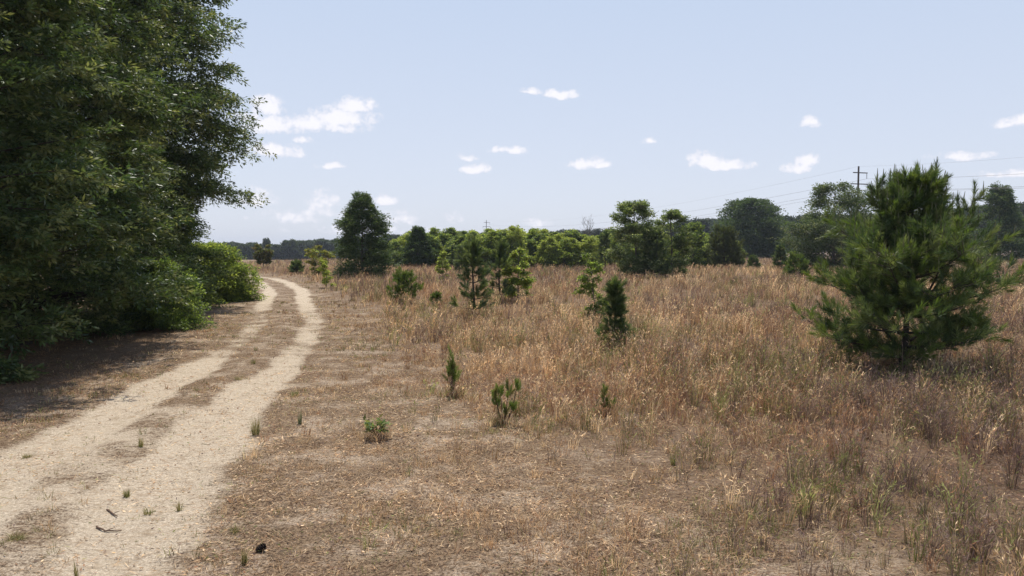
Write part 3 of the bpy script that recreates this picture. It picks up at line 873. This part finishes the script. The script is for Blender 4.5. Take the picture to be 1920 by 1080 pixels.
# side leaders rising from the crown
rr_ = np.random.default_rng(5)
for (dx, dy, z0, z1, ox) in ((-.62, .2, 2.3, 4.4, -.2), (.45, .1, 3.0, 4.75, .1), (1.3, .1, 2.2, 4.25, .2), (.75, -.3, 2.2, 3.9, .1), (-.2, .4, 3.0, 4.5, -.2), (1.9, .3, 1.6, 3.0, .2), (-1.5, -.2, 1.2, 2.7, -.1)):
    s = np.linspace(0, 1, 6)[:, None]
    o = np.array([.2, 0, z0 - .9]); e = np.array([dx + ox + .2, dy, z1])
    mid = np.array([dx * .8 + .2, dy, z0])
    pts = (1 - s) ** 2 * o + 2 * s * (1 - s) * mid + s ** 2 * e
    mb[0].tube(pts, np.linspace(.035, .008, 6), BARK_DARK, 5)
    Ps, Ds, K = [], [], []
    for q in range(13):
        t_ = .4 + .6 * rr_.random()
        b = np.array([np.interp(t_, s[:, 0], pts[:, i]) for i in range(3)])
        d = norm(np.array([rr_.normal(0, .8), rr_.normal(0, .8), .55]))
        L = (1.15 - t_) * .6
        mb[0].tube([b, b + d * L * .5, b + d * L], [.008, .007, .004], BARK_DARK, 3)
        d2 = norm(d + [0, 0, .9])
        Ps += [b + d * L, b + d * L * .5, b]; Ds += [d2, d2, d]; K.append(b + d * L + d2 * .22)
    for q in range(3): Ps.append(e - [0, 0, q * .2]); Ds.append(np.array([0, 0, 1.]))
    needles(mb[1], np.array(Ps), np.array(Ds), .24, 80, .19, .0085, np.array(PN), rr_)
    for q in K + [e + [0, 0, .2]]:
        if q[2] > z1 - .9:
            e2 = q + [rr_.normal(0, .02), 0, .14 + .16 * rr_.random()]
            mb[1].tube([q - [0, 0, .1], (q + e2) / 2, e2], [.013, .012, .005], (.20, .20, .11), 4)
mb[0].build('trunk', M_BARK, tb, True); mb[1].build('needles', M_NEEDLE, tb)

slim = lambda f: np.interp(f, [0, .12, .3, .5, .75, 1], [.7, 1, .62, .55, .22, .05])
ptree(102, 'slender dark pine nearest the middle of the field', 888, 594, 452, 34, prof=slim, whorls=8, per=4, shoots=3, nn=110, sl=.34, nlen=.2, wd=.011, base=.10, up=.6, lenr=(.4, .75), daz=.5, leader=.42)
ptree(103, 'slender pine just right of and behind the nearest slender pine', 937, 568, 452, 32, prof=slim, whorls=7, per=4, shoots=3, nn=110, sl=.34, nlen=.2, wd=.012, base=.12, up=.6, lenr=(.4, .75), daz=.5, leader=.42)
ptree(104, 'thin dark pine at the thicket edge behind the slender pines', 866, 512, 462, 11, whorls=7, per=4, shoots=2, nn=60, sl=.4, nlen=.3, base=.05)
ptree(105, 'young pine with a bushy skirt beside the crooked sapling', 1152, 657, 532, 35, prof=lambda f: np.interp(f, [0, .18, .3, .42, 1], [1, .95, .5, .25, .08]), whorls=9, per=5, shoots=6, nn=80, sl=.24, nlen=.16, base=.03, up=.6, cols=PN, leader=.3, lenr=(.5, .6), daz=.5)
ptree(106, 'dark pine between the two sweetgums of the middle clump', 1222, 520, 428, 32, whorls=11, per=6, shoots=5, nn=60, sl=.4, nlen=.3, base=.03, up=.5)
ptree(107, 'dense grey-green pine standing before the round-headed oak', 1357, 503, 430, 30, prof=lambda f: np.interp(f, [0, .2, .5, .8, 1], [.95, 1, .9, .55, .15]), whorls=12, per=7, shoots=6, nn=50, sl=.5, nlen=.35, base=.02, up=.5, cols=[(.075, .095, .035), (.10, .115, .045)])
ptree(108, 'short bushy pine left of the yellow-brown grass in front of the conical oak', 757, 568, 518, 26, whorls=6, per=5, shoots=4, nn=60, sl=.25, nlen=.2, base=.08, up=.8, cols=PNY)
ptree(109, 'tiny pine seedling poking out of the grass left of the slender pines', 818, 573, 553, 7, name='pine_seedling', cat='seedling', whorls=3, per=4, shoots=1, nn=60, sl=.15, nlen=.15, base=.15, up=.9, cols=PNY)
ptree(110, 'low dark pine bush by the yellowish sapling tree', 556, 514, 492, 10, whorls=5, per=5, shoots=3, nn=50, sl=.3, nlen=.25, base=.05)
ptree(111, 'small bushy pine right of the round-headed oak', 1492, 519, 484, 22, whorls=6, per=6, shoots=5, nn=60, sl=.35, nlen=.25, base=.03, up=.7, cols=PNY)
ptree(112, 'narrow dark pine just left of the small bushy pine', 1462, 507, 462, 10, whorls=7, per=5, shoots=2, nn=60, sl=.4, nlen=.3, base=.05)
ptree(113, 'little pine alone in the grass before the round-headed oak', 1412, 506, 482, 9, whorls=5, per=5, shoots=2, nn=50, sl=.35, nlen=.25, base=.05)
ptree(114, 'thin pine at the right of the leafless grey tree', 1134, 508, 438, 13, whorls=9, per=4, shoots=2, nn=45, sl=.4, nlen=.3, base=.2)
ptree(115, 'low green pine bush left of the big foreground pine', 1600, 640, 560, 10, whorls=4, per=3, shoots=1, nn=20, sl=.2, nlen=.18) if False else None
# seedlings in the foreground
def tuft_pine(seed, label, px, py, tufts, scale=1.0):
    r = np.random.default_rng(seed)
    p = at(px, py)
    t = thing('pine_seedling', label, 'seedling', tuple(p))
    st, ne = MB(), MB()
    for (tx, ty, size) in tufts:
        e = np.array([(tx - px) / F * p.y, r.normal(0, .06), top_z(ty, p.y) - p.z])
        st.tube([[e[0] * .15, 0, 0], [e[0] * .6, e[1] * .5, e[2] * .45], e], [.009, .007, .005], (.10, .06, .045), 5)
        L = size / F * p.y
        P = []; D = []
        for q in range(5):
            P.append(e - [0, 0, L * (.2 + .9 * r.random())] + r.normal(0, L * .10, 3)); D.append(norm(np.array([r.normal(0, .35), r.normal(0, .35), 1])))
        needles(ne, np.array(P), np.array(D), L * .8, 90, .10, .0055, np.array([(.15, .21, .055), (.20, .26, .075), (.17, .17, .065)]), r, (.2, .6))
    st.build('stems', M_BARK, t); ne.build('needles', M_NEEDLE, t)
tuft_pine(1, 'branching pine seedling with several tufts, lower right of the single headed one', 945, 796, [(926, 733, 20), (938, 729, 22), (953, 727, 22), (972, 718, 16), (947, 768, 18), (963, 762, 14), (930, 750, 14)])
tuft_pine(5, 'upright pine seedling with one dense narrow green head in the short grass', 848, 742, [(849, 666, 30), (845, 680, 26), (853, 688, 26), (848, 694, 26), (842, 698, 18), (855, 700, 18)])
tuft_pine(2, 'small bright pine seedling alone in short grass below the skirted pine', 1133, 778, [(1132, 736, 18), (1147, 756, 10), (1136, 752, 14)])
tuft_pine(3, 'faint pine seedling tuft at the left edge of the middle grass', 728, 566, [(731, 528, 10), (726, 545, 10)])
# leafy weed
def weed(px, py, top, hw, label, seed, cols, ll, lw, n=60):
    r = np.random.default_rng(seed)
    p, h, rr = place(px, py, top, hw)
    t = thing('leafy_weed', label, 'weed', tuple(p))
    st, le = MB(), MB()
    for q in range(12):
        a = r.random() * 6.28; e = np.array([math.cos(a) * rr * r.random(), math.sin(a) * rr * .8 * r.random(), h * (.6 + .3 * r.random())])
        st.tube([[0, 0, 0], e * [.4, .4, .6], e], [.006, .005, .003], (.12, .10, .05), 4)
        m = n // 12
        d = norm(np.stack([r.normal(0, 1, m), r.normal(0, 1, m), r.normal(.25, .35, m)], 1))
        S = norm(np.cross(d, norm(np.array([0, 0, 1.]) + r.normal(0, .4, (m, 3)))))
        c = np.array(cols)[r.integers(0, len(cols), m)] * (.7 + .6 * r.random((m, 1)))
        le.rhomb(e + r.normal(0, .03, (m, 3)), d, S, ll * (.6 + .6 * r.random(m)), lw, c)
    st.build('stems', M_BARK, t); le.build('leaves', M_LEAF, t)
weed(707, 822, 790, 30, 'low broad-leaved green weed with sprawling leaves on bare soil', 4, [(.13, .19, .05), (.20, .27, .10), (.16, .17, .05)], .13, .055, 110)

# ------------------------------------------------------------------ thicket and far woods (each tree its own object, meshes shared)
def variants(name, label, cat, specs, group, part='crown', leafmat=None):
    out = []
    for (seed, fn) in specs:
        mb = fn()
        out.append((mb[0].mesh('trunk', M_BARK), mb[1].mesh(part, M_THIN)))
    return out
def put(name, label, cat, group, meshes, part, x, y, z, rz, sc):
    t = thing(name, label, cat, (x, y, z), rz, group, sc)
    link('trunk', meshes[0], t); link(part, meshes[1], t)
    return t
tv = variants('t', '', '', [(s, (lambda s=s: broadleaf(s, 5.2, 2.1, ('open', 'cone', 'open')[s % 3], 54, 26, 8, .4, .20, .12, (THICK, THICK + LIME, OAK + THICK[:2])[s % 3], base=.02, spread=.36, fill=420, lobe=.8, flat=.6))) for s in (41, 42, 43, 44, 45)], '')
tr_ = random.Random(3)
TG = 'young green trees massed in the thicket'
def sect(px, row):
    w = ('front tree', 'middle tree', 'back tree')[row] + ' of the thicket, '
    for lim, tx in ((775, 'left end beside the dark conical oak'), (850, 'between the dark conical oak and the slender pines'), (930, 'behind the nearest slender pine'),
                    (1000, 'behind the bright sweetgum sapling'), (1085, 'left of the leafless grey tree'), (1160, 'right of the leafless grey tree'),
                    (1290, 'behind the middle clump of sweetgums'), (1345, 'between middle clump and grey-green pine'), (9999, 'left of the round-headed oak')):
        if px < lim: return w + tx
def farsect(px, row, kind):
    w = ('nearer ', 'farther ')[row] + kind + ', '
    for lim, tx in ((480, 'beside the bright shrub at the bend'), (560, 'behind the rust-tinged tree'), (640, 'left of the dark conical oak'), (800, 'behind the dark conical oak'), (1000, 'behind the left thicket'),
                    (1290, 'behind the right thicket'), (1480, 'beside the round-headed oak'), (1640, 'behind the pole-side sweetgum'), (9999, 'right of the big pine')):
        if px < lim: return w + tx
for row, (Y0, cnt) in enumerate(((101, 30), (107, 27), (115, 27))):
    for i in range(cnt):
        px = 700 + (i + .5 + tr_.uniform(-.35, .35)) * (1385 - 700) / cnt
        Y = Y0 + tr_.uniform(-2, 2) + (0 if px < 1120 else 14) + (9 if px < 870 else 0)
        top = 446 - 4 * math.sin((px - 700) / 190) - row * 4 + tr_.uniform(-7, 8) + (12 if tr_.random() < .2 else 0) + (6 if px > 1300 else 0)
        if 1080 < px < 1200: top += 2
        if px < 760: top += 12
        x = px_at(px, Y); z = float(terrain(x, Y))
        s = (top_z(top, Y) - z) / 5.2
        put('young_tree', sect(px, row), 'tree', TG, tv[tr_.randrange(5)], 'crown', x, Y, z, tr_.uniform(0, 6.28), (s * tr_.uniform(1.05, 1.4),) * 2 + (s,))
# taller darker heads rising from the thicket
for (px, top, hwm, v, lb) in ((920, 436, 2.6, 2, 'domed dark tree rising from the thicket below the distant power pole'), (965, 424, 1.9, 1, 'pointed pale tree rising above the thicket behind the bright sapling'), (1300, 418, 2.2, 0, 'taller tree at the right end of the thicket beside the round-headed oak')):
    Y = 99.5; x = px_at(px, Y)
    s = (top_z(top, Y)) / 5.2
    put('young_tree', lb, 'tree', None, tv[v], 'crown', x, Y, 0.0, v * 1.1, (hwm / 2.1, hwm / 2.1, s))
FARL = [(.035, .052, .022), (.045, .065, .025), (.055, .075, .03)]
fv = [(m[0].mesh('trunk', M_BARK), m[1].mesh('crown', M_LEAF)) for m in
      [broadleaf(s, 13, 5.0, 'round', 50, 16, 6, 1.6, 1.1, .6, FARL, base=.08, spread=.9, fill=260, trunk_r=.22) for s in (61, 62, 63, 64)]]
FG1 = 'distant dark trees along the far left side of the field'
for i in range(64):
    px = 395 + (i % 32 + .5 + tr_.uniform(-.4, .4)) * (790 - 395) / 32
    Y = 430 + (i // 32) * 40 + tr_.uniform(-12, 12)
    x = px_at(px, Y); z = float(terrain(x, Y))
    top = 461 - (6 if px > 540 else 0) - (5 if px > 620 else 0) + tr_.uniform(-5, 4) - (i // 32) * 1
    s = (top_z(top, Y) - z) / 13
    put('distant_tree', farsect(px, i // 32, 'blue-green tree of the distant wood'), 'tree', FG1, fv[i % 4], 'crown', x, Y, z, tr_.uniform(0, 6.28), (s * 1.05, s * 1.05, s))
x = px_at(501, 420); z = float(terrain(x, 420)); s = (top_z(448, 420) - z) / 13
put('distant_tree', 'single taller dark tree standing above the distant wood on the left', 'tree', None, fv[1], 'crown', x, 420, z, 1, (s * .42, s * .42, s))
pv = [(m[0].mesh('trunk', M_BARK), m[1].mesh('crown', M_LEAF)) for m in
      [broadleaf(s, 17, 3.4, 'round', 44, 14, 6, 1.4, .9, .45, [(.028, .042, .020), (.036, .052, .024)], base=.25, spread=.7, fill=260, trunk_r=.2) for s in (71, 72, 73)]]
FG2 = 'distant dark pines in the wood beyond the right of the field'
for i in range(150):
    j, row = i % 75, i // 75
    px = 720 + (j + .5 + tr_.uniform(-.4, .4)) * (1990 - 720) / 75
    Y = 370 + row * 30 + tr_.uniform(-8, 8) - max(0, px - 1250) * .15
    top = float(np.interp(px, [720, 1000, 1240, 1290, 1500, 1700, 1850, 1990], [442, 436, 428, 415, 408, 402, 390, 382])) + tr_.uniform(-2.5, 3)
    x = px_at(px, Y); z = float(terrain(x, Y))
    s = (top_z(top, Y) - z) / 17
    put('distant_pine', farsect(px, row, 'dark pine of the distant wood'), 'pine', FG2, pv[i % 3], 'crown', x, Y, z, tr_.uniform(0, 6.28), (s * 1.1, s * 1.1, s))

# ------------------------------------------------------------------ power line
def wood_mat(name, col, rough=.8):
    m, t, o = mat(name)
    p = t.nodes.new('ShaderNodeBsdfPrincipled'); p.inputs['Roughness'].default_value = rough
    n = t.nodes.new('ShaderNodeTexNoise'); n.inputs['Scale'].default_value = 6; n.inputs['Detail'].default_value = 5
    tcn = t.nodes.new('ShaderNodeTexCoord'); t.links.new(tcn.outputs['Object'], n.inputs['Vector'])
    f = math_node(t, 'MULTIPLY_ADD', n.outputs['Fac'], .8, .6)
    v = t.nodes.new('ShaderNodeVectorMath'); v.operation = 'SCALE'; v.inputs[0].default_value = col
    t.links.new(f, v.inputs['Scale']); t.links.new(v.outputs[0], p.inputs['Base Color'])
    t.links.new(p.outputs[0], o.inputs['Surface'])
    return m
M_POLE = wood_mat('pole_wood', (.075, .06, .05)); M_INS = wood_mat('insulator', (.10, .10, .11), .4); M_WIRE = wood_mat('wire', (.22, .22, .23), .5)
nearP = np.array([px_at(1605, 155), 155.0]); farP = np.array([px_at(912, 430), 430.0])
ld = norm(farP - nearP); cross_dir = np.array([ld[1], -ld[0], 0])    # cross-arms square to the line, + = right
def pole(P, H, label):
    z0 = float(terrain(P[0], P[1]))
    t = thing('power_pole', label, 'power pole', (P[0], P[1], z0))
    m = MB(); m.tube([[0, 0, 0], [0, 0, H * .5], [0, 0, H]], [.26, .22, .17], (1, 1, 1), 10)
    m.box([0, 0, H + .01], [.2, .2, .06], (1, 1, 1)); m.build('pole', M_POLE, t)
    ax = np.array([cross_dir, [ld[0], ld[1], 0], [0, 0, 1]])
    hang = []
    for (dz, hl, hr) in ((1.35, .0, 2.1), (3.7, 2.2, 2.4)):
        m = MB(); c = cross_dir * (hr - hl) / 2 * 1.0
        m.box(np.array([0, 0, H - dz]) + cross_dir * (hr - max(hl, 1.6)) / 2 + np.array([ld[0], ld[1], 0]) * -.24, [hr + max(hl, 1.6), .16, .2], (1, 1, 1), ax); m.build('crossarm', M_POLE, t)
        for e in ([hr] if hl == 0 else [hr, -hl]):
            b = np.array([0, 0, H - dz - .1]) + cross_dir * (e * .93) + np.array([ld[0], ld[1], 0]) * -.24
            m = MB()
            for q in range(7):
                m.tube([b - [0, 0, .05 + q * .15], b - [0, 0, .10 + q * .15], b - [0, 0, .16 + q * .15]], [.04, .11, .04], (1, 1, 1), 7)
            m.build('insulator', M_INS, t, True)
            hang.append(b - [0, 0, 1.12])
    hang.append(np.array([0, 0, H]))
    return [h + np.array([P[0], P[1], z0]) for h in hang]
H1 = top_z(312, 155) - float(terrain(*nearP)); H2 = top_z(413, 430) - float(terrain(*farP))
h1 = pole(nearP, H1, 'tall wooden power pole with two crossarms behind the pale sweetgum')
h2 = pole(farP, H2, 'distant wooden power pole rising above the thicket left of centre')
ends = ['upper right', 'lower right', 'lower left', 'topmost']
def wire(A, B, sag, rad, label):
    s = np.linspace(0, 1, 60)[:, None]
    pts = A * (1 - s) + B * s; pts[:, 2] -= (4 * sag * s * (1 - s))[:, 0]
    m = MB(); m.tube(pts, rad, (1, 1, 1), 5)
    tag(m.build('power_wire', M_WIRE, None, True), label, 'wire', 'wires of the power line')
nxt = -np.array([ld[0], ld[1], 0]) * 118
for i, nm in enumerate(ends):
    wire(h1[i], h2[i], 4.5, .022 if i < 3 else .012, 'power wire from the ' + nm + ' of the near pole to the distant pole')
    wire(h1[i], h1[i] + nxt, 2.6, .022 if i < 3 else .010, 'power wire from the ' + nm + ' of the near pole out past the right edge')

# ------------------------------------------------------------------ small things by the track
def tuft(px, py, top, hw, label, n=60, cols=((.17, .19, .06), (.26, .24, .10), (.42, .33, .18)), seed=0):
    n = int(n * 1.5)
    r = np.random.default_rng(seed + int(px))
    p, h, rr = place(px, py, top, hw)
    m = MB()
    a = r.random(n) * 6.28; q = r.random(n) ** .6
    B = np.stack([np.cos(a) * q * rr * .45, np.sin(a) * q * rr * .45, -.01 + 0 * a], 1)
    H = h * (.45 + .6 * r.random(n)); l = rr * (.2 + .6 * r.random(n))
    a = a + r.normal(0, .9, n); l = l * r.choice([.5, 1, 1.6], n)
    T = B + np.stack([np.cos(a) * l, np.sin(a) * l, H * r.choice([.5, .8, 1], n)], 1)
    Mi = B + (T - B) * [.35, .35, .6]
    b = r.random(n) * PI
    c = np.array(cols)[r.integers(0, len(cols), n)] * (.7 + .6 * r.random((n, 1)))
    m.blade(B, Mi, T, np.stack([np.cos(b), np.sin(b), 0 * b], 1), .0055, c)
    o = m.build('grass_tuft', M_GRASS); o.location = p
    tag(o, label, 'grass tuft')
tuft(480, 815, 772, 14, 'tall green grass tuft on the right edge of the sandy track', 90)
tuft(562, 795, 763, 8, 'thin bluish grass tuft right of the tall track-edge tuft', 40, ((.14, .18, .10), (.17, .18, .08)))
tuft(238, 932, 913, 10, 'small round green tuft standing on the bare sand of the track', 60)
tuft(278, 964, 946, 14, 'low sparse tuft on the sand below the small round tuft', 40)
tuft(336, 958, 936, 11, 'yellowish tuft at the sand edge right of the low sparse tuft', 40)
tuft(552, 742, 728, 12, 'bright green tuft by the sand edge, higher up the track', 60, ((.18, .22, .06), (.22, .25, .08)))
tuft(264, 838, 812, 8, 'tuft in the grassy strip between the wheel ruts', 40)
tuft(458, 1060, 1018, 9, 'green tuft at the bottom of the photo left of the pine cone', 50)
tuft(440, 998, 980, 14, 'green tuft on the litter just above the pine cone', 50)
tuft(50, 858, 845, 14, 'flat yellow tuft at the far left of the track', 50)
tuft(30, 1012, 995, 26, 'spreading low tuft in the sand at the lower left corner', 90)
tuft(448, 712, 700, 14, 'yellow-green patchy tuft in the middle strip near the second oak', 60)
tuft(475, 682, 668, 8, 'small dark tuft in the middle strip farther up the track', 50)
tuft(190, 690, 678, 8, 'dry pale tuft at the shade edge under the nearest oak', 50, ((.45, .30, .17), (.35, .22, .12)))
tuft(1060, 788, 762, 9, 'dark based grass tuft right of the branching pine seedling', 60)
tuft(1262, 872, 838, 9, 'dark green based tuft in the thin grass right of centre', 60)
tuft(143, 1085, 1040, 8, 'thin stalky tuft at the bottom edge of the sand', 30)
def stick(pts, rad, label):
    r = np.random.default_rng(len(label))
    W = []
    for (px, py) in pts:
        q = at(px, py); W.append([q.x, q.y, q.z + rad * .8])
    W = np.array(W); c = W[0].copy()
    m = MB(); s = np.linspace(0, 1, 9)
    P = np.stack([np.interp(s, np.linspace(0, 1, len(W)), W[:, i]) for i in range(3)], 1) - c
    P[:, 2] += np.abs(r.normal(0, rad * .6, 9))
    m.tube(P, rad * (1 - .6 * s), (.13, .085, .06), 6)
    m.tube([P[4], P[4] + (P[6] - P[4]) * .6 + [.03, .05, .02]], [rad * .5, rad * .2], (.13, .085, .06), 4)
    o = m.build('stick', M_BARK, None, True); o.location = c
    tag(o, label, 'stick')
stick([(181, 990), (197, 998), (228, 997)], .012, 'curved brown stick lying on the sand, lower of the two')
stick([(201, 957), (212, 966), (220, 971)], .012, 'short brown stick lying on the sand, upper of the two')
# pine cone
pc = at(489, 1034)
r = np.random.default_rng(9)
m = MB(); body = MB()
tcone = thing('pine_cone', 'dark open pine cone lying in the litter near the bottom of the photo', 'pine cone', (pc.x, pc.y, pc.z + .035))
axc = norm(np.array([.8, .3, .25]))
A_ = norm(np.cross(axc, [0, 0, 1.])); B_ = np.cross(axc, A_)
body.tube([-axc * .05, axc * 0, axc * .05], [.012, .02, .008], (.05, .04, .035), 7)
P, D, S = [], [], []
for q in range(90):
    t_ = q / 90; a = q * 2.4; rad = .012 + .004
    d = A_ * math.cos(a) + B_ * math.sin(a)
    P.append(axc * (-.05 + .1 * t_) + d * .008); D.append(norm(d + axc * .5)); S.append(np.cross(d, axc))
ln = np.array([.045 * math.sin(PI * (.12 + .8 * q / 90)) for q in range(90)])
m.rhomb(np.array(P), np.array(D), norm(np.array(S)), ln, .026, (.055, .045, .04), .75)
body.build('core', M_BARK, tcone); m.build('scales', M_BARK, tcone)

# ------------------------------------------------------------------ haze
hz = MB(); hz.box([0, 1250, 11], [5400, 2900, 40], (1, 1, 1))
m_, t_, o_ = mat('haze')
pv_ = t_.nodes.new('ShaderNodeVolumePrincipled')
pv_.inputs['Color'].default_value = (.80, .87, 1.0, 1)
pv_.inputs['Density'].default_value = .0002
pv_.inputs['Anisotropy'].default_value = .3
t_.links.new(pv_.outputs[0], o_.inputs['Volume'])
tag(hz.build('haze', m_), 'thin pale summer haze in the air over the whole field', 'haze', kind='stuff')
